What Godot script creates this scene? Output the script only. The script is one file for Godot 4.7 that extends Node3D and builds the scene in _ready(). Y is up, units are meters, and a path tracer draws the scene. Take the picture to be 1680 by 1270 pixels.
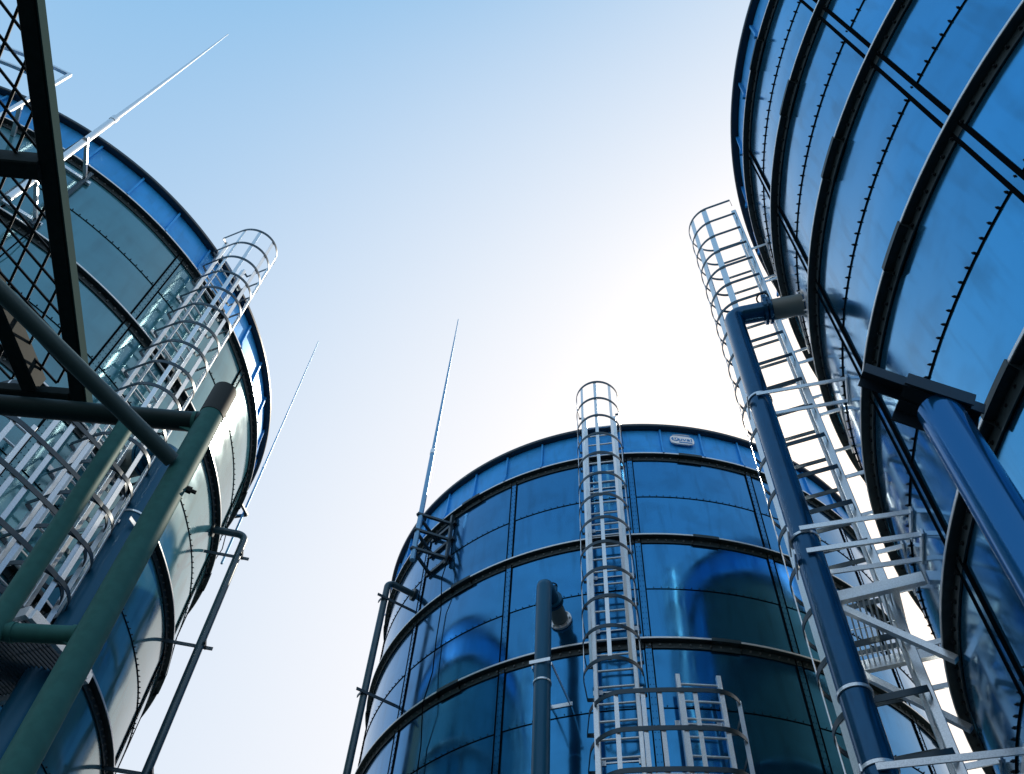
extends Node3D
# Three glossy blue storage tanks seen from the ground between them, with caged ladders, pipes,
# lightning rods and the green tubular frame of a raised mesh platform.

var names := {}
var rng := RandomNumberGenerator.new()
var M := {}
var TANKS := {}
var shared := {}

# ---------------------------------------------------------------- mesh builder
class Builder:
	var v := PackedVector3Array()
	var n := PackedVector3Array()
	func tri(a: Vector3, b: Vector3, c: Vector3, na: Vector3, nb: Vector3, nc: Vector3) -> void:
		var g := (b - a).cross(c - a)
		if g.length_squared() < 1e-18:
			return
		if g.dot(na + nb + nc) > 0.0:
			v.append_array([a, c, b]); n.append_array([na, nc, nb])
		else:
			v.append_array([a, b, c]); n.append_array([na, nb, nc])
	func quad(a: Vector3, b: Vector3, c: Vector3, d: Vector3, na: Vector3, nb: Vector3, nc: Vector3, nd: Vector3) -> void:
		tri(a, b, c, na, nb, nc)
		tri(a, c, d, na, nc, nd)
	func flat(a: Vector3, b: Vector3, c: Vector3, d: Vector3, out: Vector3) -> void:
		quad(a, b, c, d, out, out, out, out)
	# convex profile (points round the axis, in the frame's x,y) carried along frames
	func sweep(profile: Array, smooth: bool, frames: Array, caps := true) -> void:
		var k := profile.size()
		var mid := Vector2.ZERO
		for p in profile: mid += p / k
		for f in frames.size() - 1:
			var A: Transform3D = frames[f]
			var C: Transform3D = frames[f + 1]
			for i in k:
				var p: Vector2 = profile[i]
				var q: Vector2 = profile[(i + 1) % k]
				var e := (q - p).orthogonal().normalized()
				if e.dot((p + q) * 0.5 - mid) < 0.0: e = -e
				var np := (p - mid).normalized() if smooth else e
				var nq := (q - mid).normalized() if smooth else e
				quad(A * Vector3(p.x, p.y, 0), A * Vector3(q.x, q.y, 0), C * Vector3(q.x, q.y, 0), C * Vector3(p.x, p.y, 0),
					A.basis * Vector3(np.x, np.y, 0), A.basis * Vector3(nq.x, nq.y, 0), C.basis * Vector3(nq.x, nq.y, 0), C.basis * Vector3(np.x, np.y, 0))
		if caps:
			for s in 2:
				var T: Transform3D = frames[0] if s == 0 else frames[frames.size() - 1]
				var w := (T.basis.z if s == 0 else -T.basis.z).normalized()
				for i in range(1, k - 1):
					tri(T * Vector3(profile[0].x, profile[0].y, 0), T * Vector3(profile[i].x, profile[i].y, 0), T * Vector3(profile[i + 1].x, profile[i + 1].y, 0), w, w, w)
	static func rect(w: float, h: float, c := 0.0) -> Array:
		var x := w / 2; var y := h / 2
		if c <= 0.0:
			return [Vector2(-x, -y), Vector2(x, -y), Vector2(x, y), Vector2(-x, y)]
		return [Vector2(-x + c, -y), Vector2(x - c, -y), Vector2(x, -y + c), Vector2(x, y - c), Vector2(x - c, y), Vector2(-x + c, y), Vector2(-x, y - c), Vector2(-x, -y + c)]
	static func ring(r: float, k: int) -> Array:
		var o := []
		for i in k: o.append(Vector2(cos(TAU * i / k), sin(TAU * i / k)) * r)
		return o
	static func frame(at: Vector3, dir: Vector3, up: Vector3) -> Transform3D:
		var z := -dir.normalized()
		var x := up.cross(z)
		if x.length() < 1e-4: x = Vector3.RIGHT.cross(z)
		if x.length() < 1e-4: x = Vector3.FORWARD.cross(z)
		x = x.normalized()
		return Transform3D(Basis(x, z.cross(x), z), at)
	# straight bar: w across, h along "up"
	func bar(a: Vector3, b: Vector3, w: float, h: float, up := Vector3.UP, chamfer := 0.0) -> void:
		sweep(rect(w, h, chamfer), false, [frame(a, b - a, up), frame(b, b - a, up)])
	func tube(pts: Array, r: float, k := 14, r_end := -1.0) -> void:
		var frames := []
		var up := Vector3(0.31, 0.17, 0.93)
		for i in pts.size():
			var d: Vector3 = (pts[mini(i + 1, pts.size() - 1)] - pts[i]).normalized() + (pts[i] - pts[maxi(i - 1, 0)]).normalized()
			var t := frame(pts[i], d, up)
			up = t.basis.y
			if r_end >= 0.0:
				var s := lerpf(1.0, r_end / r, float(i) / (pts.size() - 1))
				t.basis = Basis(t.basis.x * s, t.basis.y * s, t.basis.z)
			frames.append(t)
		sweep(ring(r, k), true, frames)
	# flat band along a path; "out" gives the side the band's thickness points to
	func band(pts: Array, outs: Array, thick: float, tall: float) -> void:
		var frames := []
		for i in pts.size():
			var d: Vector3 = pts[mini(i + 1, pts.size() - 1)] - pts[maxi(i - 1, 0)]
			frames.append(frame(pts[i], d, Vector3.UP))
		sweep(rect(thick, tall), false, frames)
	func box(c: Vector3, s: Vector3, chamfer := 0.0) -> void:
		sweep(rect(s.x, s.y, chamfer), false, [frame(c + Vector3(0, 0, s.z / 2), Vector3(0, 0, -1), Vector3.UP), frame(c - Vector3(0, 0, s.z / 2), Vector3(0, 0, -1), Vector3.UP)])
	# open profile of (radius, height) turned about y from a0 to a1 (radians); flat across profile edges, smooth round
	func lathe(profile: Array, a0: float, a1: float, k: int, ends := false) -> void:
		for i in profile.size() - 1:
			var p: Vector2 = profile[i]
			var q: Vector2 = profile[i + 1]
			var e := Vector2(q.y - p.y, p.x - q.x).normalized()
			for j in k:
				var b0 := lerpf(a0, a1, float(j) / k)
				var b1 := lerpf(a0, a1, float(j + 1) / k)
				var u0 := Vector3(sin(b0), 0, cos(b0))
				var u1 := Vector3(sin(b1), 0, cos(b1))
				var y := Vector3.UP
				quad(u0 * p.x + y * p.y, u1 * p.x + y * p.y, u1 * q.x + y * q.y, u0 * q.x + y * q.y, u0 * e.x + y * e.y, u1 * e.x + y * e.y, u1 * e.x + y * e.y, u0 * e.x + y * e.y)
		if ends:
			for s in 2:
				var b := a0 if s == 0 else a1
				var u := Vector3(sin(b), 0, cos(b))
				var w := Vector3(cos(b), 0, -sin(b)) * (-1.0 if s == 0 else 1.0)
				for i in range(1, profile.size() - 1):
					tri(u * profile[0].x + Vector3.UP * profile[0].y, u * profile[i].x + Vector3.UP * profile[i].y, u * profile[i + 1].x + Vector3.UP * profile[i + 1].y, w, w, w)
	# short six sided bolt standing on a face
	func bolt(at: Vector3, out: Vector3, r: float, h: float) -> void:
		sweep(ring(r, 6), false, [frame(at, out, Vector3.UP), frame(at + out * h, out, Vector3.UP)])
		sweep(ring(r * 0.55, 6), false, [frame(at + out * h, out, Vector3.UP), frame(at + out * h * 1.9, out, Vector3.UP)])
	func mesh() -> ArrayMesh:
		var a := []
		a.resize(Mesh.ARRAY_MAX)
		a[Mesh.ARRAY_VERTEX] = v
		a[Mesh.ARRAY_NORMAL] = n
		var m := ArrayMesh.new()
		m.add_surface_from_arrays(Mesh.PRIMITIVE_TRIANGLES, a)
		return m

# ---------------------------------------------------------------- scene helpers
func numbered(called: String) -> String:
	var k: int = names.get(called, -1) + 1
	names[called] = k
	return called if k == 0 else "%s_%03d" % [called, k]

func thing(called: String, label: String, category: String, at := Vector3.ZERO, turn := 0.0, group := "") -> Node3D:
	var o := Node3D.new()
	o.name = numbered(called)
	add_child(o)
	o.position = at
	o.rotation.y = turn
	o.set_meta("label", label)
	o.set_meta("category", category)
	if group: o.set_meta("group", group)
	return o

func put(called: String, mesh: Mesh, m: Material, parent: Node, at := Vector3.ZERO, turn := 0.0) -> MeshInstance3D:
	var o := MeshInstance3D.new()
	o.mesh = mesh
	o.material_override = m
	o.name = called
	parent.add_child(o, true)
	o.position = at
	o.rotation.y = turn
	return o

func part(called: String, b: Builder, m: Material, parent: Node) -> MeshInstance3D:
	return put(called, b.mesh(), m, parent)

func stuff(o: Node) -> void:
	o.set_meta("kind", "stuff")

func lin(r: float, g: float, b: float) -> Color:
	return Color(r, g, b).linear_to_srgb()

func mat(c: Color, rough: float, metal := 0.0, spec := 0.5) -> StandardMaterial3D:
	var m := StandardMaterial3D.new()
	m.albedo_color = c
	m.roughness = rough
	m.metallic = metal
	m.metallic_specular = spec
	return m

func noise_image(size: int, freq: float, octaves: int, sd: int) -> Image:
	var f := FastNoiseLite.new()
	f.seed = sd
	f.noise_type = FastNoiseLite.TYPE_SIMPLEX_SMOOTH
	f.frequency = freq
	f.fractal_octaves = octaves
	return f.get_seamless_image(size, size)

func triplanar(m: StandardMaterial3D, scale: Vector3) -> void:
	m.uv1_triplanar = true
	m.uv1_world_triplanar = true
	m.uv1_scale = scale

func tone_texture(sd: int, freq: float, lo: float, hi: float, octaves := 5) -> ImageTexture:
	var im := noise_image(512, freq, octaves, sd)
	im.convert(Image.FORMAT_RGB8)
	for y in 512:
		for x in 512:
			var t := lerpf(lo, hi, smoothstep(0.15, 0.85, im.get_pixel(x, y).r))
			im.set_pixel(x, y, Color(t, t, t))
	im.generate_mipmaps()
	return ImageTexture.create_from_image(im)

func streak_texture(sd: int, lo: float) -> ImageTexture:
	var runs := noise_image(512, 0.035, 3, sd)
	runs.resize(512, 4096, Image.INTERPOLATE_CUBIC)
	var im := Image.create(512, 512, false, Image.FORMAT_RGB8)
	var blot := noise_image(512, 0.010, 4, sd + 1)
	for y in 512:
		for x in 512:
			var fade := absf(y - 256.0) / 256.0
			var a := lerpf(runs.get_pixel(x, y + 1024).r, runs.get_pixel(x, (y + 256) % 512 + 2500).r, smoothstep(0.3, 1.0, fade))
			var t := 1.0 - (1.0 - lo) * (0.65 * smoothstep(0.5, 0.85, a) + 0.5 * smoothstep(0.45, 0.9, blot.get_pixel(x, y).r))
			im.set_pixel(x, y, Color(t, t, t))
	im.generate_mipmaps()
	return ImageTexture.create_from_image(im)

func bump_texture(sd: int, freq: float, strength: float, octaves := 2) -> ImageTexture:
	var im := noise_image(512, freq, octaves, sd)
	im.convert(Image.FORMAT_RGB8)
	im.bump_map_to_normal_map(strength)
	im.generate_mipmaps()
	return ImageTexture.create_from_image(im)

func wall_point(t: Dictionary, az: float, y: float, off := 0.0) -> Vector3:
	var a := deg_to_rad(az)
	return Vector3(t.c.x + (t.R + off) * sin(a), y, t.c.y + (t.R + off) * cos(a))

# ---------------------------------------------------------------- sky
func sky_colour(d: Vector3, sun: Vector3) -> Color:
	var y := clampf(d.y, 0.0, 1.0)
	var g := rad_to_deg(acos(clampf(d.dot(sun), -1.0, 1.0)))
	var w := 0.754 * exp(-pow(g / 40.0, 3.0)) + 1.154 * sqrt(1.0 - y)
	w = maxf(w, 0.36) + 0.55 * exp(-pow(g / 13.0, 2.0))
	return Color(maxf(0.02, -0.166 + w), 0.262 + w * 0.626, 0.724 + w * 0.252)

func make_sky(sun: Vector3) -> PanoramaSkyMaterial:
	var w := 1024; var h := 512
	var im := Image.create(w, h, false, Image.FORMAT_RGBF)
	for j in h:
		var el := (0.5 - (j + 0.5) / h) * PI
		for i in w:
			var a := (i + 0.5) / w * TAU
			im.set_pixel(i, j, sky_colour(Vector3(sin(a) * cos(el), sin(el), -cos(a) * cos(el)), sun))
	var p := PanoramaSkyMaterial.new()
	p.panorama = ImageTexture.create_from_image(im)
	return p

# ---------------------------------------------------------------- materials
func make_materials() -> void:
	var wave := bump_texture(11, 0.006, 3.0, 2)
	var grain := tone_texture(5, 0.02, 0.90, 1.0)
	var streak := streak_texture(9, 0.86)
	var rough_map := tone_texture(21, 0.012, 0.55, 1.0)
	for k in 3:                                                    # glass-like enamel, three close tones
		var s: float = [1.0, 0.92, 1.07][k]
		var m := mat(lin(0.030 * s, 0.205 * s, 0.43 * s), 0.15, 0.86, 0.5)
		m.normal_enabled = true; m.normal_texture = wave; m.normal_scale = 0.10
		m.albedo_texture = streak
		m.roughness_texture = rough_map
		triplanar(m, Vector3(0.28, 0.28, 0.28))
		M["blue%d" % k] = m
		var az := m.duplicate() as StandardMaterial3D
		az.albedo_color = lin(0.050 * s, 0.325 * s, 0.61 * s)
		M["azure%d" % k] = az
		var q := mat(lin(0.06 * s, 0.235 * s, 0.31 * s), 0.13, 0.35, 0.8)
		q.normal_enabled = true; q.normal_texture = wave; q.normal_scale = 0.10
		q.albedo_texture = streak
		q.roughness_texture = rough_map
		triplanar(q, Vector3(0.28, 0.28, 0.28))
		M["grey%d" % k] = q
		var f := mat(lin(0.03 * s, 0.34 * s, 0.80 * s), 0.42, 0.2, 0.4)
		f.albedo_texture = streak
		triplanar(f, Vector3(0.5, 0.5, 0.5))
		M["fascia%d" % k] = f
	var g := mat(lin(0.80, 0.87, 0.92), 0.30, 0.6)
	g.albedo_texture = grain; triplanar(g, Vector3(7, 7, 7))
	M.galv = g
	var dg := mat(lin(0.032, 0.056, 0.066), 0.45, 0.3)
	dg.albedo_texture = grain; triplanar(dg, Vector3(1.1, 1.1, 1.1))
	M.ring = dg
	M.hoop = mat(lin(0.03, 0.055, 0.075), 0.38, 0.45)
	M.bead = mat(lin(0.004, 0.006, 0.008), 1.0, 0.0, 0.0)
	M.far_wall = mat(lin(0.10, 0.10, 0.045), 0.6)
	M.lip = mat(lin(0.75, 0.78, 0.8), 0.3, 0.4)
	M.blue_pipe = mat(lin(0.005, 0.125, 0.33), 0.14, 0.6, 0.5)
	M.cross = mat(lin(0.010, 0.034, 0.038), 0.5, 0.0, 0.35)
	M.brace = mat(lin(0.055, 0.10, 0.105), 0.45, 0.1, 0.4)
	M.plate = mat(lin(0.045, 0.085, 0.085), 0.85, 0.0, 0.10)
	M.rod = mat(lin(0.16, 0.36, 0.56), 0.35, 0.4)
	M.grey_pipe = mat(lin(0.006, 0.085, 0.165), 0.35, 0.15, 0.35)
	M.bolt = mat(lin(0.014, 0.02, 0.025), 0.5, 0.2, 0.3)
	M.bright_bolt = mat(lin(0.16, 0.18, 0.19), 0.4, 0.5)
	M.rim = mat(lin(0.012, 0.025, 0.04), 0.4)
	var bp := mat(lin(0.004, 0.072, 0.165), 0.2, 0.55, 0.5)
	bp.albedo_texture = streak; triplanar(bp, Vector3(0.9, 0.9, 0.9))
	M.pipe = bp
	var tp := mat(lin(0.03, 0.075, 0.10), 0.3, 0.2, 0.55)
	tp.albedo_texture = streak; triplanar(tp, Vector3(0.9, 0.9, 0.9))
	M.teal_pipe = tp
	var gp := mat(lin(0.042, 0.172, 0.166), 0.6, 0.0, 0.25)
	gp.albedo_texture = tone_texture(33, 0.02, 0.92, 1.0)
	triplanar(gp, Vector3(1.5, 1.5, 1.5))
	M.green = gp
	var db := mat(lin(0.018, 0.032, 0.034), 0.7, 0.0, 0.25)
	db.albedo_texture = grain; triplanar(db, Vector3(2.0, 2.0, 2.0))
	M.beam = db
	M.mesh = mat(lin(0.015, 0.018, 0.02), 0.5, 0.3)
	M.cap = mat(lin(0.012, 0.018, 0.016), 0.7)
	M.sleeve = mat(lin(0.16, 0.19, 0.18), 0.5, 0.1)
	M.white = mat(lin(0.92, 0.92, 0.92), 0.5)
	M.print = mat(lin(0.05, 0.25, 0.6), 0.4)
	var gr := mat(lin(0.055, 0.075, 0.075), 0.9)
	gr.albedo_texture = tone_texture(61, 0.03, 0.6, 1.0); triplanar(gr, Vector3(0.3, 0.3, 0.3))
	M.ground = gr
	M.leaf = mat(lin(0.03, 0.065, 0.02), 0.7)
	M.bark = mat(lin(0.06, 0.045, 0.03), 0.9)

# ---------------------------------------------------------------- tank
func bowed_panel(R: float, step: float, bow: float, peak: float) -> ArrayMesh:   # a sheet lapped 4 mm over the one below, bowed a few millimetres as thin steel is
	var b := Builder.new()
	var nu := 16; var nv := 7
	var P := []; var N := []
	for j in nv + 1:
		for i in nu + 1:
			var fu := float(i) / nu; var fv := float(j) / nv
			var pk := pow(fu, log(0.5) / log(peak))
			var r := R + lerpf(0.003, -0.003, fv) + bow * sin(PI * pk) * sin(PI * fv)
			var du := bow * PI * cos(PI * pk) * sin(PI * fv) / (R * step)
			var dv := bow * PI * sin(PI * pk) * cos(PI * fv) - 0.006
			var u := Vector3(sin(step * fu), 0, cos(step * fu))
			var w := Vector3(cos(step * fu), 0, -sin(step * fu))
			P.append(u * r + Vector3.UP * fv * 1.004)
			N.append((u - w * du - Vector3.UP * dv).normalized())
	for j in nv:
		for i in nu:
			var a := j * (nu + 1) + i
			b.quad(P[a], P[a + 1], P[a + nu + 2], P[a + nu + 1], N[a], N[a + 1], N[a + nu + 2], N[a + nu + 1])
	for i in nu:
		var u: Vector3 = Vector3(P[i].x, 0, P[i].z).normalized() * 0.02
		b.flat(P[i], P[i + 1], P[i + 1] - u, P[i] - u, Vector3.DOWN)
	return b.mesh()

func make_tank(key: String, label: String) -> void:
	var t: Dictionary = TANKS[key]
	var R: float = t.R
	var h1: float = t.h1
	var root := thing("storage_tank", label, "tank", Vector3(t.c.x, 0, t.c.y))
	var tone: String = t.tone
	var step := deg_to_rad(24.0)
	var first := deg_to_rad(t.seam)
	# enamel panels, two courses between each pair of stiffening rings
	var panels := []
	for k in 5:
		panels.append(bowed_panel(R, step, [0.006, -0.005, 0.003, -0.007, 0.008][k], [0.3, 0.6, 0.5, 0.4, 0.65][k]))
	var lo: int = t.lo; var hi: int = t.hi
	for course in 12:
		for k in range(lo, hi + 1):
			var a: float = first + step * (k + t.shift)
			put("panel", panels[rng.randi_range(0, 4)], M["%s%d" % [tone, rng.randi_range(0, 2)]], root, Vector3(0, h1 - 1.0 * (course + 1), 0), a)
	var back := Builder.new()
	var b0: float = first + step * (hi + 1 + t.shift)
	var b1: float = first + step * (lo + t.shift) + TAU
	back.lathe([Vector2(R - 0.002, h1 - 12.0), Vector2(R - 0.002, h1)], b0, b1, 40)
	part("rear_wall", back, M.far_wall if key != "C" else M[tone + "0"], root)
	var foot := Builder.new()
	foot.lathe([Vector2(R, 0.0), Vector2(R, h1 - 12.0)], 0, TAU, 120)
	part("lower_wall", foot, M[tone + "0"], root)
	# lap strips on the upright seams, each between two beads of sealant
	var sb := Builder.new()
	var w := 0.048 / R
	sb.lathe([Vector2(R - 0.01, h1 - 12.0), Vector2(R + 0.011, h1 - 12.0), Vector2(R + 0.011, h1), Vector2(R - 0.01, h1)], -w, w, 4, true)
	var strip := sb.mesh()
	var db := Builder.new()
	var e: float = 0.0105 / R * t.bead
	db.lathe([Vector2(R - 0.01, h1 - 12.0), Vector2(R + 0.017, h1 - 12.0), Vector2(R + 0.017, h1), Vector2(R - 0.01, h1)], -e, e, 2, true)
	var bead := db.mesh()
	var vb := Builder.new()
	for i in 118:
		var y := h1 - 0.05 - i * 0.1
		for s in [-1, 1]:
			var a: float = s * 0.022 / R
			vb.bolt(Vector3(sin(a) * (R + 0.010), y, cos(a) * (R + 0.010)), Vector3(sin(a), 0, cos(a)), 0.008, 0.006)
	var vbolts := vb.mesh()
	for k in range(lo, hi + 2):
		var a: float = first + step * (k + t.shift)
		put("seam_strip", strip, M[tone + "1"], root, Vector3.ZERO, a)
		put("sealant_bead", bead, M.bead, root, Vector3.ZERO, a + w)
		put("sealant_bead", bead, M.bead, root, Vector3.ZERO, a - w)
		if key != "R": stuff(put("seam_bolts", vbolts, M[tone + "2"], root, Vector3.ZERO, a))
	# level laps with their row of bolts
	var hb := Builder.new()
	var span0: float = first + step * (lo + t.shift)
	var span1: float = first + step * (hi + 1 + t.shift)
	hb.lathe([Vector2(R - 0.01, -0.005), Vector2(R + 0.007, -0.005), Vector2(R + 0.007, 0.003), Vector2(R - 0.01, 0.003)], span0, span1, 160)
	var lap := hb.mesh()
	var lb := Builder.new()
	var count := int((span1 - span0) * R / 0.105)
	for i in count:
		var a: float = span0 + (i + 0.5) * (span1 - span0) / count
		lb.bolt(Vector3(sin(a) * (R + 0.002), 0.026, cos(a) * (R + 0.002)), Vector3(sin(a), 0, cos(a)), 0.0135 * t.nub, 0.014 * t.nub)
	var lbolts := lb.mesh()
	for k in 6:
		put("lap_bead", lap, M.bead, root, Vector3(0, h1 - 1.0 - 2.0 * k, 0))
		stuff(put("lap_bolts", lbolts, M.bolt, root, Vector3(0, h1 - 1.0 - 2.0 * k, 0)))
	# stiffening rings: an upright leg on the wall and a flange standing out over it
	var rb := Builder.new()
	rb.lathe([Vector2(R + 0.004, -0.075), Vector2(R + 0.016, -0.075), Vector2(R + 0.016, 0.020), Vector2(R + 0.080, 0.020), Vector2(R + 0.084, 0.023), Vector2(R + 0.084, 0.036), Vector2(R + 0.080, 0.040), Vector2(R + 0.002, 0.040)], 0, TAU, 240)
	var ring := rb.mesh()
	var lpb := Builder.new()
	lpb.lathe([Vector2(R + 0.078, 0.026), Vector2(R + 0.088, 0.026), Vector2(R + 0.090, 0.029), Vector2(R + 0.090, 0.052), Vector2(R + 0.087, 0.056), Vector2(R + 0.004, 0.056)], 0, TAU, 240)
	var lip := lpb.mesh()
	var qb := Builder.new()
	var pl := 0.19 / R
	qb.lathe([Vector2(R + 0.016, -0.095), Vector2(R + 0.027, -0.095), Vector2(R + 0.027, 0.010), Vector2(R + 0.099, 0.010), Vector2(R + 0.099, 0.064), Vector2(R + 0.002, 0.064)], -pl, pl, 8, true)
	var splice := qb.mesh()
	var ib := Builder.new()
	var rc := int((span1 - span0) * R / 0.13)
	for i in rc:
		var a: float = span0 + (i + 0.5) * (span1 - span0) / rc
		var u := Vector3(sin(a), 0, cos(a))
		ib.bolt(u * (R + 0.015) + Vector3(0, -0.030, 0), u, 0.015, 0.013)
	var rbolts := ib.mesh()
	for k in 7:
		var y := h1 - 2.0 * k
		var sr := put("stiffener_ring", ring, M.ring, root, Vector3(0, y, 0))
		put("ring_lip", lip, M.lip, sr)
		stuff(put("ring_bolts", rbolts, M.bright_bolt if key != "R" else M.bolt, root, Vector3(0, y, 0)))
		for j in range(-3, 4):
			put("splice_plate", splice, M.ring, root, Vector3(0, y, 0), deg_to_rad(t.splice + 46.3 * j))
	# roof band of folded sheets under the eave
	var hr: float = t.hr
	var RR: float = t.Rr
	var fa := deg_to_rad(8.2)
	var fb := Builder.new()
	var q0 := h1 + 0.06
	fb.lathe([Vector2(RR - 0.07, q0), Vector2(RR - 0.045, q0), Vector2(RR - 0.085, q0 + 0.16), Vector2(RR - 0.105, hr - 0.05), Vector2(RR - 0.125, hr - 0.05)], 0.0, fa - 0.0012, 6, true)
	var rib := 0.015 / R
	fb.lathe([Vector2(RR - 0.07, q0 - 0.012), Vector2(RR - 0.005, q0 - 0.012), Vector2(RR - 0.045, q0 + 0.16), Vector2(RR - 0.066, hr - 0.078), Vector2(RR - 0.12, hr - 0.078)], -rib, rib, 1, true)
	var sheet := fb.mesh()
	for i in 44:
		put("roof_band_sheet", sheet, M["fascia%d" % rng.randi_range(0, 2)], root, Vector3.ZERO, deg_to_rad(t.rib) + fa * i * (TAU / (fa * 44.0)))
	var eb := Builder.new()
	eb.lathe([Vector2(RR - 0.13, hr - 0.075), Vector2(RR - 0.012, hr - 0.075), Vector2(RR, hr - 0.063), Vector2(RR, hr - 0.012), Vector2(RR - 0.012, hr), Vector2(RR - 0.20, hr + 0.03)], 0, TAU, 240)
	part("eave_rim", eb, M.rim, root)
	var ob := Builder.new()
	ob.lathe([Vector2(RR - 0.16, hr + 0.015), Vector2(RR * 0.5, hr + 0.62), Vector2(0.0, hr + 0.95)], 0, TAU, 96)
	part("roof", ob, M.fascia1, root)

# ---------------------------------------------------------------- caged ladders
func arc_point(t: Dictionary, az: float, x: float, z: float, y: float) -> Vector3:   # x along the wall, z away from it, in the frame of az
	var R: float = t.R
	var b := x / (R + z)
	return Vector3((R + z) * sin(b), y, (R + z) * cos(b) - R)

func hoop_path(t: Dictionary, az: float, span: float) -> Array:                      # U, or a long U that takes in a second ladder
	var r := 0.36
	var x0 := minf(0.0, span); var x1 := maxf(0.0, span)
	var o := [arc_point(t, az, x0 - 0.27, 0.2, 0.0), arc_point(t, az, x0 - r, 0.215, 0.0), arc_point(t, az, x0 - r, 0.40, 0.0)]
	for i in 13:
		var a := lerpf(-PI / 2, 0.0, i / 12.0)
		o.append(arc_point(t, az, x0 + sin(a) * r, 0.56 + cos(a) * r, 0.0))
	if x1 > x0:
		for i in range(1, 8): o.append(arc_point(t, az, lerpf(x0, x1, i / 8.0), 0.92, 0.0))
	for i in 13:
		var a := lerpf(0.0, PI / 2, i / 12.0)
		if i == 0 and x1 <= x0: continue
		o.append(arc_point(t, az, x1 + sin(a) * r, 0.56 + cos(a) * r, 0.0))
	o.append_array([arc_point(t, az, x1 + r, 0.40, 0.0), arc_point(t, az, x1 + r, 0.215, 0.0), arc_point(t, az, x1 + 0.27, 0.2, 0.0)])
	return o

func make_ladder(key: String, az: float, y0: float, y1: float, hoops: Array, wide: Array, wide_az: float, called_label: String, dz := 0.0, strap := 0.05) -> Node3D:
	var t: Dictionary = TANKS[key]
	var root := thing("caged_ladder", called_label, "ladder", wall_point(t, az, y0, dz), deg_to_rad(az), "caged ladders on the tanks")
	var h := y1 - y0
	for s in [-1, 1]:
		var b := Builder.new()
		b.bar(Vector3(s * 0.25, 0, 0.2), Vector3(s * 0.25, h, 0.2), 0.055, 0.07, Vector3(0, 0, 1), 0.006)
		part("rail", b, M.galv, root)
	var rb := Builder.new()
	rb.tube([Vector3(-0.225, 0, 0.2), Vector3(0.225, 0, 0.2)], 0.016, 8)
	var rung := rb.mesh()
	for i in int(h / 0.25):
		put("rung", rung, M.galv, root, Vector3(0, 0.12 + i * 0.25, 0))
	var kb := Builder.new()
	for s in [-1, 1]:
		kb.bar(Vector3(s * 0.25, 0, 0.17), Vector3(s * 0.25, 0, -dz), 0.012, 0.045)
	for s in [-1, 1]: kb.bar(Vector3(s * 0.25 - 0.06, 0, 0.010 - dz), Vector3(s * 0.25 + 0.06, 0, 0.010 - dz), 0.012, 0.07)
	kb.bar(Vector3(-0.25, 0, 0.010 - dz), Vector3(0.25, 0, 0.010 - dz), 0.010, 0.018)
	var bracket := kb.mesh()
	var y := 0.45
	while y < h:
		if y + y0 < t.h1: put("wall_bracket", bracket, M.galv, root, Vector3(0, y, 0))
		y += 1.0
	var pts := hoop_path(t, az, 0.0)
	var hb := Builder.new()
	hb.band(pts, [], 0.008, 0.055)
	var hoop := hb.mesh()
	for q in hoops:
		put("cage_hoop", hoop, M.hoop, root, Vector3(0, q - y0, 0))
	if hoops.size() > 1:
		var top: float = hoops.max() - y0
		var low: float = hoops.min() - y0
		for a in [-82.0, -42.0, 0.0, 42.0, 82.0]:
			var b := Builder.new()
			var d := Vector3(sin(deg_to_rad(a)), 0, cos(deg_to_rad(a)))
			var p := Vector3(0, 0, 0.56) + d * 0.350
			b.bar(p + Vector3(0, low - 0.03, 0), p + Vector3(0, top + 0.03, 0), strap, 0.008, d)
			part("cage_strap", b, M.galv, root)
	if wide.size() > 1:
		var span: float = deg_to_rad(wide_az - az) * (t.R + 0.3)
		var wp := hoop_path(t, az, span)
		var wb := Builder.new()
		wb.band(wp, [], 0.009, 0.06)
		var wm := wb.mesh()
		for q in wide: put("wide_hoop", wm, M.hoop, root, Vector3(0, q - y0, 0))
		var s := signf(span)
		var top: float = wide.max() - y0
		var low: float = wide.min() - y0
		for x in [-0.30 * s, -0.08 * s, 0.22 * s, absf(span) * 0.36 * s, absf(span) * 0.6 * s, span - 0.22 * s, span + 0.08 * s, span + 0.30 * s]:
			var z := 0.905
			var over: float = maxf(maxf(x - maxf(0.0, span), minf(0.0, span) - x), 0.0)
			z = 0.55 + sqrt(maxf(0.0, 0.355 * 0.355 - over * over))
			var a := arc_point(t, az, x, z, low - 0.03)
			var b := Builder.new()
			b.bar(a, a + Vector3(0, top - low + 0.06, 0), 0.05, 0.008, (arc_point(t, az, x, z + 0.1, low - 0.03) - a))
			part("cage_strap", b, M.galv, root)
	return root

# ---------------------------------------------------------------- pipes
func bend(z: float, y0: float, y1: float, rad: float, steps := 10) -> Array:                       # up the wall at distance z, then in to the wall
	var o := [Vector3(0, y0, z), Vector3(0, lerpf(y0, y1, 0.5), z), Vector3(0, y1 - rad, z)]
	for i in range(1, steps + 1):
		var a := float(i) / steps * PI / 2
		o.append(Vector3(0, y1 - rad + sin(a) * rad, z - rad + cos(a) * rad))
	o.append(Vector3(0, y1, 0.01))
	return o

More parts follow.
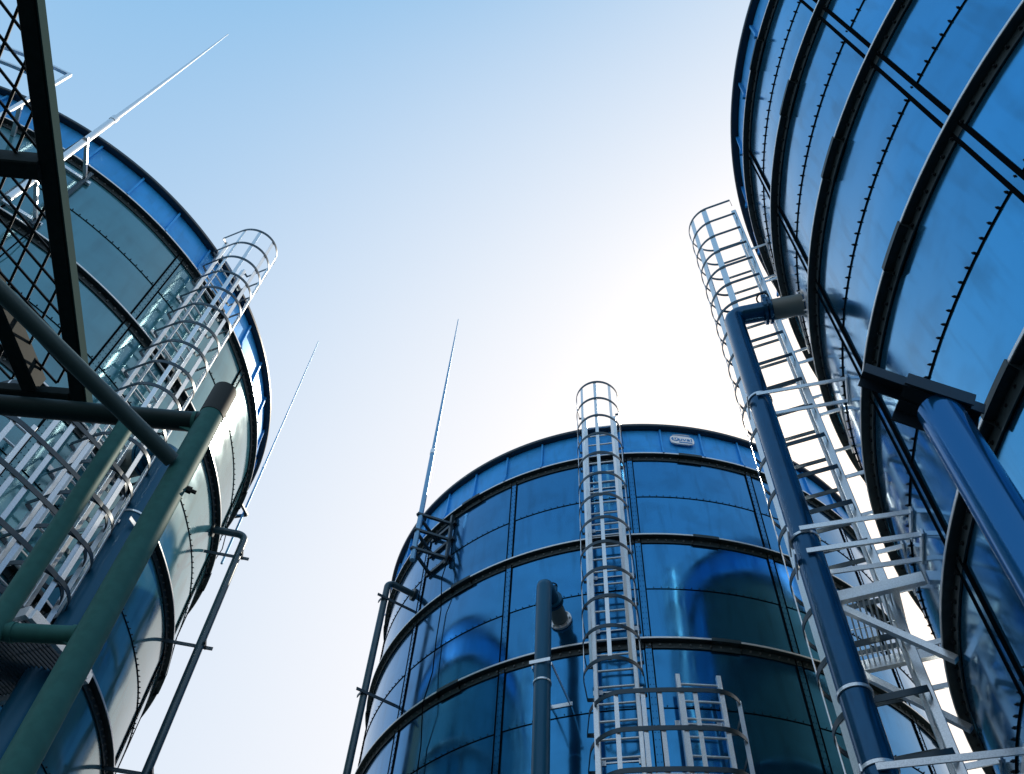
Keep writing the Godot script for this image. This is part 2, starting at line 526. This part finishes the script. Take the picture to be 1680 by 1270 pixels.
func make_riser(key: String, az: float, off: float, y1: float, r: float, bands: Array, arms: Array, m: Material, label: String) -> Node3D:
	var t: Dictionary = TANKS[key]
	var y0 := 0.2
	var root := thing("riser_pipe", label, "pipe", wall_point(t, az, 0), deg_to_rad(az), "thick pipes beside the tanks")
	var b := Builder.new()
	b.tube(bend(off, y0, y1, r * 1.05, 3), r, 32)
	part("pipe", b, m, root)
	for q in bands:
		var k := Builder.new()
		k.tube([Vector3(0, q - 0.012, off), Vector3(0, q + 0.012, off)], r + 0.010, 32)
		part("joint_band", k, M.galv, root)
	var c := Builder.new()
	c.tube([Vector3(0, y1, 0.05), Vector3(0, y1, off * 0.46)], r * 1.10, 32)
	part("sleeve", c, M.sleeve, root)
	var f := Builder.new()
	f.tube([Vector3(0, y1, 0.002), Vector3(0, y1, 0.035)], r * 1.55, 32)
	for i in 8:
		var a := TAU * i / 8
		f.bolt(Vector3(cos(a) * r * 1.33, y1 + sin(a) * r * 1.33, 0.035), Vector3(0, 0, 1), 0.014, 0.016)
	part("wall_flange", f, M.lip, root)
	var v := Builder.new()
	v.tube([Vector3(0, y1, off * 0.48), Vector3(0, y1, off * 0.48 + 0.03)], r * 1.45, 28)
	v.tube([Vector3(0, y1, off * 0.48 + 0.05), Vector3(0, y1, off * 0.48 + 0.08)], r * 1.45, 28)
	v.box(Vector3(0, y1 + r * 1.7, off * 0.48 + 0.04), Vector3(r * 1.3, r * 1.5, 0.05), 0.006)
	var valve := part("valve", v, m, root)
	var h := Builder.new()
	var loop := []
	for i in 19:
		var a := TAU * i / 18
		loop.append(Vector3(r * 0.62 * cos(a), y1 + r * 2.75, off * 0.48 + 0.04 + r * 0.62 * sin(a)))
	h.tube(loop, 0.010, 8)
	h.bar(Vector3(-r * 0.62, y1 + r * 2.75, off * 0.48 + 0.04), Vector3(r * 0.62, y1 + r * 2.75, off * 0.48 + 0.04), 0.012, 0.012)
	h.tube([Vector3(0, y1 + r * 2.3, off * 0.48 + 0.04), Vector3(0, y1 + r * 2.8, off * 0.48 + 0.04)], 0.012, 8)
	part("handwheel", h, M.bolt, valve)
	for q in arms:
		var k := Builder.new()
		for s in [-1, 1]:
			k.bar(Vector3(s * (r + 0.02), q, off + 0.03), Vector3(s * (r + 0.02), q, 0.0), 0.012, 0.045)
		k.bar(Vector3(-r - 0.03, q, off + r + 0.012), Vector3(r + 0.03, q, off + r + 0.012), 0.010, 0.05, Vector3.UP)
		k.bar(Vector3(-r - 0.05, q, 0.010), Vector3(r + 0.05, q, 0.010), 0.014, 0.055)
		part("pipe_bracket", k, M.galv, root)
	return root

func make_downpipe(key: String, az: float, off: float, y1: float, r: float, arms: Array, label: String) -> void:
	var t: Dictionary = TANKS[key]
	var root := thing("overflow_pipe", label, "pipe", wall_point(t, az, 0), deg_to_rad(az), "thin overflow pipes")
	var b := Builder.new()
	b.tube(bend(off, 0.2, y1, r * 2.2), r, 18)
	part("pipe", b, M.teal_pipe, root)
	var f := Builder.new()
	f.tube([Vector3(0, y1, 0.0), Vector3(0, y1, 0.03)], r * 2.0, 18)
	part("wall_flange", f, M.ring, root)
	for q in arms:
		var k := Builder.new()
		k.bar(Vector3(r + 0.012, q, off + 0.16), Vector3(r + 0.012, q, 0.0), 0.014, 0.05)
		k.bar(Vector3(-r - 0.03, q, off + r + 0.01), Vector3(r + 0.03, q, off + r + 0.01), 0.012, 0.05)
		part("pipe_bracket", k, M.hoop, root)

# ---------------------------------------------------------------- lightning rods
func make_rod(key: String, az: float, off: float, y0: float, y1: float, arms: Array, m: Material, label: String) -> void:
	var t: Dictionary = TANKS[key]
	var root := thing("lightning_rod", label, "lightning rod", wall_point(t, az, y0), deg_to_rad(az), "lightning rods on the tanks")
	var h := y1 - y0
	var b := Builder.new()
	b.tube([Vector3(0, 0, off), Vector3(0, h * 0.36, off)], 0.045 if arms.size() > 1 else 0.022, 12)
	part("mast", b, m, root)
	var p := Builder.new()
	var pts := []
	var bow := 0.05 if key == "C" else 0.006
	for i in 9:
		var s := i / 8.0
		pts.append(Vector3(bow * sin(s * PI), lerpf(h * 0.35, h, s), off + bow * 0.6 * sin(s * PI)))
	p.tube(pts, 0.036 if arms.size() > 1 else 0.018, 10, 0.010)
	part("tip_rod", p, m, root)
	var c := Builder.new()
	c.tube([Vector3(0, h * 0.36 - 0.08, off), Vector3(0, h * 0.36 + 0.05, off)], 0.052 if arms.size() > 1 else 0.028, 12)
	part("collar", c, M.galv, root)
	for q in arms:
		var k := Builder.new()
		var y: float = q - y0
		k.bar(Vector3(0.24, y, 0.02), Vector3(0.0, y, off + 0.07), 0.045, 0.045)
		k.bar(Vector3(-0.24, y - 0.004, 0.02), Vector3(0.0, y - 0.004, off + 0.07), 0.045, 0.045)
		k.bar(Vector3(-0.32, y, 0.022), Vector3(0.32, y, 0.022), 0.045, 0.06)
		part("bracket", k, M.hoop if m != M.galv else M.galv, root)
	var w := Builder.new()
	w.bar(Vector3(0.24, arms.min() - y0 - 0.15, 0.05), Vector3(0.24, arms.max() - y0 + 0.2, 0.05), 0.05, 0.06, Vector3(0, 0, 1))
	part("wall_post", w, M.hoop, root)
	var c2 := Builder.new()
	var wire := []
	for i in 13: wire.append(Vector3(0.30 + 0.02 * sin(i * 1.7), lerpf(arms.min() - y0, -7.0, i / 12.0), 0.14 if i % 4 == 1 else 0.05))
	c2.tube(wire, 0.009, 6)
	part("earth_wire", c2, M.bead, root)

# ---------------------------------------------------------------- rest platforms with a grating floor
func make_rest_platform(key: String, az: float, y: float, half: float, z1: float, label: String) -> void:
	var t: Dictionary = TANKS[key]
	var root := thing("rest_platform", label, "platform", wall_point(t, az, y), deg_to_rad(az), "rest platforms of the ladders")
	var z0 := 0.22
	for s in [-1, 1]:
		var b := Builder.new()
		b.bar(Vector3(s * half, 0, 0.0), Vector3(s * half, 0, z1), 0.05, 0.10)
		part("frame_beam", b, M.galv, root)
		var k := Builder.new()
		k.bar(Vector3(s * (half - 0.03), -0.75, 0.02), Vector3(s * (half - 0.03), -0.05, z1 - 0.1), 0.05, 0.05)
		part("brace", k, M.galv, root)
	for z in [z0, z1]:
		var b := Builder.new()
		b.bar(Vector3(-half + 0.026, 0, z), Vector3(half - 0.026, 0, z), 0.05, 0.096)
		part("frame_beam", b, M.galv, root)
	var gb := Builder.new()
	var n := int((z1 - z0 - 0.06) / 0.040)
	for i in n:
		var z := z0 + 0.04 + i * 0.040
		gb.bar(Vector3(-half + 0.03, 0.02, z), Vector3(half - 0.03, 0.02, z), 0.012, 0.03)
	for i in 3:
		var x := lerpf(-half + 0.1, half - 0.1, i / 2.0)
		gb.bar(Vector3(x, 0.033, z0 + 0.03), Vector3(x, 0.033, z1 - 0.03), 0.006, 0.006)
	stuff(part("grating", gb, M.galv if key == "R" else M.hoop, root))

# ---------------------------------------------------------------- hooded pipe, sign, roof rail
func make_hooded_pipe() -> void:
	var t: Dictionary = TANKS.R
	var root := thing("overflow_riser", "wide glossy blue pipe at the right edge, its top under a black hood", "pipe", wall_point(t, -88.4, 0), deg_to_rad(-88.4))
	var b := Builder.new()
	b.tube([Vector3(0, 0.2, 0.52), Vector3(0, 3.0, 0.52), Vector3(0, 5.92, 0.52)], 0.116, 40)
	part("pipe", b, M.blue_pipe, root)
	# two crossed channels, open below
	for k in 2:
		var a: Vector3 = [Vector3(0.02, 6.24, 0.86), Vector3(0.0, 6.08, 0.68)][k]
		var c: Vector3 = [Vector3(-0.01, 5.97, 0.26), Vector3(0.0, 5.92, 0.36)][k]
		var w: float = [0.10, 0.25][k]
		var h: float = [0.10, 0.12][k]
		var up := (c - a).cross(Vector3.RIGHT).normalized()
		if up.y < 0.0: up = -up
		var q := Builder.new()
		q.bar(a, c, w, 0.008, up)
		for s in [-1, 1]:
			var o: Vector3 = Vector3(s * (w / 2 - 0.003), 0, 0) - up * (h / 2)
			q.bar(a + o, c + o, 0.007, h, up)
		part(["arm_channel", "hood"][k], q, M.rim, root)

func make_sign() -> void:
	var t: Dictionary = TANKS.C
	var az := 2.0
	var root := thing("sign", "small white and blue oval sign under the eave of the middle tank", "sign", wall_point(t, az, 14.56, 0.055), deg_to_rad(az))
	root.rotation.x = -0.10
	var b := Builder.new()
	var prof := []
	for i in 24:
		var a := TAU * i / 24
		prof.append(Vector2(signf(cos(a)) * pow(absf(cos(a)), 0.55) * 0.205, signf(sin(a)) * pow(absf(sin(a)), 0.6) * 0.13))
	b.sweep(prof, false, [Builder.frame(Vector3(0, 0, 0.012), Vector3(0, 0, -1), Vector3.UP), Builder.frame(Vector3(0, 0, -0.012), Vector3(0, 0, -1), Vector3.UP)])
	part("plate", b, M.white, root)
	var o := Builder.new()
	var oval := []
	for i in 24: oval.append(Vector2(cos(TAU * i / 24) * 0.066, sin(TAU * i / 24) * 0.062))
	o.sweep(oval, false, [Builder.frame(Vector3(-0.118, 0.012, 0.017), Vector3(0, 0, -1), Vector3.UP), Builder.frame(Vector3(-0.118, 0.012, 0.010), Vector3(0, 0, -1), Vector3.UP)])
	o.bar(Vector3(-0.06, -0.075, 0.014), Vector3(0.165, -0.075, 0.014), 0.034, 0.004, Vector3(0, 0, 1))
	part("emblem", o, M.print, root)
	var sw := Builder.new()
	var arc := []
	for i in 13: arc.append(Vector3(lerpf(-0.15, 0.15, i / 12.0), 0.145 + 0.045 * sin(PI * i / 16.0), 0.0))
	sw.tube(arc, 0.010, 6)
	part("swoosh", sw, M.white, root)
	var font := SystemFont.new()
	font.font_names = PackedStringArray(["Droid Sans"])
	font.font_weight = 700
	for k in 2:
		var m := TextMesh.new()
		m.font = font
		m.text = ["D", "uval"][k]
		m.font_size = 64
		m.pixel_size = 0.0019
		m.depth = 0.006
		put("letters", m, M.white if k == 0 else M.print, root, [Vector3(-0.118, 0.012, 0.020), Vector3(0.055, 0.016, 0.014)][k])

func make_roof_rail() -> void:
	var t: Dictionary = TANKS.L
	var root := thing("guard_rail", "pale guard rail above the roof of the left tank beside the dark beam", "guard rail", wall_point(t, 25.1, 13.0), deg_to_rad(25.1))
	var far := -1.25
	for x in [0.0, far]:
		var b := Builder.new()
		b.bar(arc_point(t, 25.1, x, 0.5, 0.0), arc_point(t, 25.1, x, 0.5, 2.4), 0.05, 0.05, Vector3(0, 0, 1), 0.006)
		for y in [0.15, 0.9]:
			b.bar(arc_point(t, 25.1, x, 0.5, y), arc_point(t, 25.1, x, 0.0, y), 0.05, 0.05)
		part("post", b, M.galv, root)
	for y in [1.85, 2.37]:
		var r := Builder.new()
		var pts := []
		for i in 7: pts.append(arc_point(t, 25.1, lerpf(0.0, far, i / 6.0), 0.5, y))
		r.band(pts, [], 0.05, 0.045)
		part("rail", r, M.galv, root)
	var k := Builder.new()
	k.bar(arc_point(t, 25.1, 0, 0.5, 1.70), arc_point(t, 25.1, -0.42, 0.5, 2.35), 0.045, 0.03)
	k.bar(arc_point(t, 25.1, 0, 0.5, 0.2), arc_point(t, 25.1, -0.5, 0.06, 0.9), 0.05, 0.03)
	part("brace", k, M.galv, root)

# ---------------------------------------------------------------- left foreground: tubular frame and mesh platform
func make_green_frame() -> void:
	var root := thing("tubular_frame", "dark green tubular steel frame standing in the left foreground under the mesh platform", "frame", Vector3(-1.33, 0, -2.49))
	var o := Vector3(1.33, 0, 2.49)
	var p1 := Vector3(-1.333, 0, -2.49)
	var p2 := Vector3(-1.625, 0, -2.50)
	var a := Builder.new()
	a.tube([o + p1, o + p1 + Vector3(-0.004, 2.6, 0.002), o + p1 + Vector3(-0.008, 5.02, 0.004)], 0.053, 28)
	part("post", a, M.green, root)
	var c := Builder.new()
	var cp := o + p1 + Vector3(-0.008, 5.0, 0.004)
	c.tube([cp, cp + Vector3(0, 0.165, 0), cp + Vector3(0, 0.195, 0), cp + Vector3(0, 0.208, 0)], 0.0555, 28)
	part("post_cap", c, M.cap, root)
	var b := Builder.new()
	b.tube([o + p2, o + p2 + Vector3(-0.02, 2.4, 0.01), o + p2 + Vector3(-0.05, 4.91, 0.02)], 0.038, 28)
	part("post", b, M.green, root)
	var h := Builder.new()
	h.tube([o + Vector3(-4.2, 4.95, -2.46), o + Vector3(-1.36, 4.95, -2.487)], 0.046, 28)
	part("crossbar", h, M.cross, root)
	for y in [3.71, 1.6]:
		var l := Builder.new()
		l.tube([o + Vector3(-1.66, y, -2.505), o + Vector3(-1.36, y, -2.49)], 0.032, 24)
		part("crossbar", l, M.green, root)
	var d := Builder.new()
	d.tube([o + Vector3(-1.37, 4.60, -2.43), o + Vector3(-1.93, 4.64, -1.73), o + Vector3(-2.60, 4.69, -0.90)], 0.034, 24)
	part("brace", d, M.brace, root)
	for q in [[Vector3(-1.395, 4.95, -2.487), Vector3.RIGHT, 0.050], [Vector3(-1.392, 3.71, -2.492), Vector3.RIGHT, 0.036], [Vector3(-1.604, 3.71, -2.502), Vector3.RIGHT, 0.036], [Vector3(-1.675, 4.895, -2.48), Vector3.UP, 0.042]]:
		var wd := Builder.new()
		wd.tube([o + q[0] - q[1] * 0.008, o + q[0], o + q[0] + q[1] * 0.008], q[2], 24)
		part("weld", wd, M.green, root)
	for q in [Vector3(-1.40, 4.872, -2.487), Vector3(-1.40, 3.662, -2.492)]:
		var gs := Builder.new()
		gs.sweep([Vector2(0, 0), Vector2(-0.10, 0.05), Vector2(0, 0.05), Vector2(0, -0.10)], false, [Builder.frame(o + q + Vector3(0.012, 0.0, 0.004), Vector3(0, 0, -1), Vector3.UP), Builder.frame(o + q + Vector3(0.012, 0.0, -0.004), Vector3(0, 0, -1), Vector3.UP)])
		part("gusset", gs, M.green, root)
	var e := Builder.new()
	var at := o + p1 + Vector3(0.040, 4.52, -0.019)
	e.bolt(at, Vector3(0.9, 0, -0.4).normalized(), 0.016, 0.022)
	part("bolt", e, M.cap, root)

func make_mesh_platform() -> void:
	var y := 5.10
	var root := thing("mesh_platform", "dark raised platform with a diamond mesh floor above the green frame", "platform", Vector3(-2.05, y, -2.5))
	var o := Vector3(2.05, 0, 2.5)
	var beams := [
		[Vector3(-1.985, 0, -2.56), Vector3(-1.80, 0, -0.2), 0.070, 0.055],
		[Vector3(-4.3, 0, -2.50), Vector3(-2.02, 0, -2.515), 0.07, 0.06],
		[Vector3(-4.3, 0, -1.38), Vector3(-1.92, 0, -1.405), 0.075, 0.11],
		[Vector3(-2.183, 0, -2.46), Vector3(-2.335, 0, -1.45), 0.075, 0.10],
		[Vector3(-4.3, 0, -0.45), Vector3(-1.86, 0, -0.47), 0.075, 0.11]]
	for k in beams.size():
		var q: Array = beams[k]
		var b := Builder.new()
		b.bar(o + q[0], o + q[1], q[2], q[3], Vector3.UP, 0.006)
		part("edge_beam" if k == 0 else "joist", b, M.beam, root)
	var sp := Builder.new()
	sp.bar(o + Vector3(-1.944, 0.0, -2.56), o + Vector3(-1.759, 0.0, -0.2), 0.006, 0.058)
	part("side_plate", sp, M.plate, root)
	# diamond mesh: two families of flattened wires
	var x0 := -4.2; var z0 := -2.46; var z1 := -0.3
	var pitch := 0.105
	var slope := 0.62
	for s in [-1, 1]:
		var i := 0
		var u := -6.5
		while u < 2.5:
			u += pitch
			# line x = u' + s * slope * (z - z0), cut to the frame
			var pts := []
			var n := 240
			for j in n + 1:
				var z := lerpf(z0, z1, float(j) / n)
				var x: float = u + s * slope * (z - z0) 
				var edge := lerpf(-1.99, -1.84, (z - z0) / (z1 - z0))
				if x > x0 and x < edge and x > -3.3:
					pts.append(o + Vector3(x, 0.03 + s * 0.004, z))
			if pts.size() > 1:
				var b := Builder.new()
				b.bar(pts[0], pts[pts.size() - 1], 0.011, 0.006, Vector3.UP)
				part("wire", b, M.mesh, root)
			i += 1

# ---------------------------------------------------------------- trees behind the photographer, seen only as reflections
func make_tree(at: Vector3, h: float, sd: int, label: String) -> void:
	var root := thing("tree", label, "tree", at, 0.0, "trees at the edge of the yard")
	var r := RandomNumberGenerator.new()
	r.seed = sd
	var b := Builder.new()
	b.tube([Vector3.ZERO, Vector3(0.1, h * 0.3, 0.05), Vector3(0.0, h * 0.75, 0.1)], 0.22, 10, 0.06)
	for i in 7:
		var a := r.randf() * TAU
		var y := h * r.randf_range(0.3, 0.6)
		b.tube([Vector3(0.05, y, 0.05), Vector3(cos(a), 0.7, sin(a)) * h * 0.18 + Vector3(0, y, 0)], 0.08, 7, 0.02)
	part("trunk", b, M.bark, root)
	var c := Builder.new()
	for i in 2600:
		var d := Vector3(r.randfn(), r.randfn(), r.randfn()).normalized() * pow(r.randf(), 0.45)
		var lump := 1.0 + 0.25 * sin(d.x * 7.0 + sd) * cos(d.z * 6.0) + 0.15 * sin(d.y * 9.0)
		var p := Vector3(d.x * h * 0.30, d.y * h * 0.36, d.z * h * 0.30) * lump + Vector3(0, h * 0.62, 0)
		var q := Basis.from_euler(Vector3(r.randf() * TAU, r.randf() * TAU, r.randf() * TAU))
		var s := r.randf_range(0.16, 0.34)
		c.flat(p + q * Vector3(-s, 0, 0), p + q * Vector3(0, 0, -s * 0.6), p + q * Vector3(s, 0, 0), p + q * Vector3(0, 0, s * 0.6), q.y)
	stuff(part("crown", c, M.leaf, root))

# ---------------------------------------------------------------- main
func _ready() -> void:
	rng.seed = 77
	# camera
	var cam := Camera3D.new()
	cam.name = "camera"
	add_child(cam)
	cam.fov = 45.04
	cam.near = 0.05
	cam.far = 800.0
	var pit := deg_to_rad(57.1186)
	var rol := deg_to_rad(4.618)
	var f := Vector3(0, sin(pit), -cos(pit))
	var u := Vector3(0, cos(pit), sin(pit))
	var x := Vector3.RIGHT
	var cx := x * cos(rol) + u * sin(rol)
	var cu := -x * sin(rol) + u * cos(rol)
	cam.transform = Transform3D(Basis(cx, cu, -f), Vector3(0, 1.6, 0))
	cam.make_current()
	# sky, sun, exposure
	var sa := deg_to_rad(38.0)
	var se := deg_to_rad(51.0)
	var sun_dir := Vector3(sin(sa) * cos(se), sin(se), -cos(sa) * cos(se))
	var env := Environment.new()
	env.background_mode = Environment.BG_SKY
	env.sky = Sky.new()
	env.sky.sky_material = make_sky(sun_dir)
	env.tonemap_mode = Environment.TONE_MAPPER_LINEAR
	env.tonemap_exposure = 1.0
	env.sdfgi_enabled = true
	env.ssao_enabled = true
	env.ssil_enabled = true
	var we := WorldEnvironment.new()
	we.name = "world_environment"
	we.environment = env
	add_child(we)
	var sun := DirectionalLight3D.new()
	sun.name = "sun"
	sun.light_energy = 1.2
	sun.light_color = Color(1.0, 0.955, 0.88)
	sun.light_angular_distance = 0.5
	sun.shadow_enabled = true
	add_child(sun)
	sun.look_at_from_position(sun_dir * 50.0, Vector3.ZERO, Vector3.UP)

	make_materials()
	# ground
	var gb := Builder.new()
	gb.flat(Vector3(-300, 0, -300), Vector3(300, 0, -300), Vector3(300, 0, 300), Vector3(-300, 0, 300), Vector3.UP)
	var ground := part("ground", gb, M.ground, self)
	ground.set_meta("kind", "structure")
	ground.set_meta("label", "flat grey green gravel yard under the tanks")

	TANKS = {
		"C": {"c": Vector2(2.786, -14.025), "R": 4.787, "h1": 14.082, "hr": 14.940, "Rr": 4.895, "seam": -9.0, "shift": 0, "lo": -4, "hi": 4, "splice": 3.0, "rib": -2.2, "tone": "blue", "bead": 0.8, "nub": 0.55},
		"R": {"c": Vector2(8.171, -2.887), "R": 5.312, "h1": 14.190, "hr": 15.046, "Rr": 5.446, "seam": -78.5, "shift": 0, "lo": -2, "hi": 3, "splice": -88.5, "rib": -70.0, "tone": "azure", "bead": 1.5, "nub": 0.8},
		"L": {"c": Vector2(-9.183, -8.983), "R": 4.931, "h1": 14.073, "hr": 14.941, "Rr": 5.037, "seam": 56.5, "shift": 0, "lo": -4, "hi": 2, "splice": 20.0, "rib": 35.2, "tone": "grey", "bead": 1.0, "nub": 0.65}}
	make_tank("C", "blue glossy tank in the middle with the small oval sign under its eave")
	make_tank("R", "near blue tank filling the right side, its dark rings sweeping overhead")
	make_tank("L", "pale grey green tank on the left under a bright blue roof band")

	# ladders
	var single := func(top: float, low: float) -> Array:
		var o := []
		var y := top
		while y > low - 0.01:
			o.append(y); y -= 0.5
		return o
	make_ladder("C", -14.1, 6.9, 15.0, single.call(15.1, 9.1), [], 0.0, "silver caged ladder up the front of the middle tank, rising past its eave")
	make_ladder("C", -2.65, 2.4, 9.4, single.call(6.4, 4.4), [8.6, 8.1, 7.6, 7.1], -14.1, "short silver ladder low on the middle tank inside a wide double cage")
	make_ladder("R", -116.3, 3.0, 14.8, single.call(15.0, 3.5), [], 0.0, "backlit caged ladder on the left edge of the near right tank", 0.05, 0.075)
	make_ladder("L", 63.5, 6.9, 15.1, single.call(15.1, 7.6), [], 0.0, "silver caged ladder slanting up the left tank with its cage against the sky")
	make_ladder("L", 52.1, 2.4, 9.4, single.call(6.4, 4.4), [9.1, 8.6, 8.1, 7.6, 7.1], 63.5, "lower silver ladder on the left tank behind the green posts, in a wide cage")
	make_rest_platform("R", -115.6, 6.85, 0.42, 0.76, "grating rest platform seen from below between the blue pipe and the right tank")
	make_rest_platform("L", 65.0, 6.9, 0.42, 1.18, "grating rest platform at the left picture edge beneath the ladders of the left tank")

	# pipes
	make_riser("C", -22.8, 0.75, 10.66, 0.102, [9.0, 7.2, 5.4], [9.25], M.grey_pipe, "upright blue grey pipe left of the ladder on the middle tank")
	make_riser("R", -107.8, 0.8, 10.72, 0.106, [9.05, 7.1, 5.65, 5.1], [9.0, 7.12, 6.87, 5.05], M.pipe, "tall dark blue pipe with an elbow and valve beside the ladder of the right tank")
	make_riser("L", 68.1, 0.75, 10.2, 0.15, [9.0, 7.1, 5.4], [8.8], M.grey_pipe, "thick blue pipe up the left tank behind the long green post")
	make_downpipe("C", -60.4, 0.5, 12.92, 0.055, [12.5, 10.6, 8.7], "thin dark overflow pipe with a bent top on the left edge of the middle tank")
	make_downpipe("L", 98.2, 0.5, 12.0, 0.055, [11.6, 9.9, 8.0], "thin dark overflow pipe with a bent top on the right edge of the left tank")

	# lightning rods
	make_rod("C", -51.5, 0.55, 12.75, 20.9, [13.85, 13.45, 13.0], M.rod, "thin bluish lightning rod at the left shoulder of the middle tank")
	make_rod("L", 34.8, 0.55, 11.7, 20.3, [13.8, 12.35], M.galv, "white lightning rod leaning into the sky at the upper left")
	make_rod("L", 117.8, 0.2, 13.0, 20.5, [14.3], M.rod, "hair thin lightning rod behind the right edge of the left tank")

	make_hooded_pipe()
	make_roof_rail()
	make_green_frame()
	make_mesh_platform()
	make_sign()

	make_tree(Vector3(-9, 0, 12), 9.5, 3, "leafy tree behind the viewer to the left")
	make_tree(Vector3(-2, 0, 16), 11.0, 4, "tall leafy tree behind the viewer")
	make_tree(Vector3(6, 0, 14), 10.0, 5, "leafy tree behind the viewer to the right")
	make_tree(Vector3(-16, 0, 8), 10.0, 6, "leafy tree far to the left behind the frame")
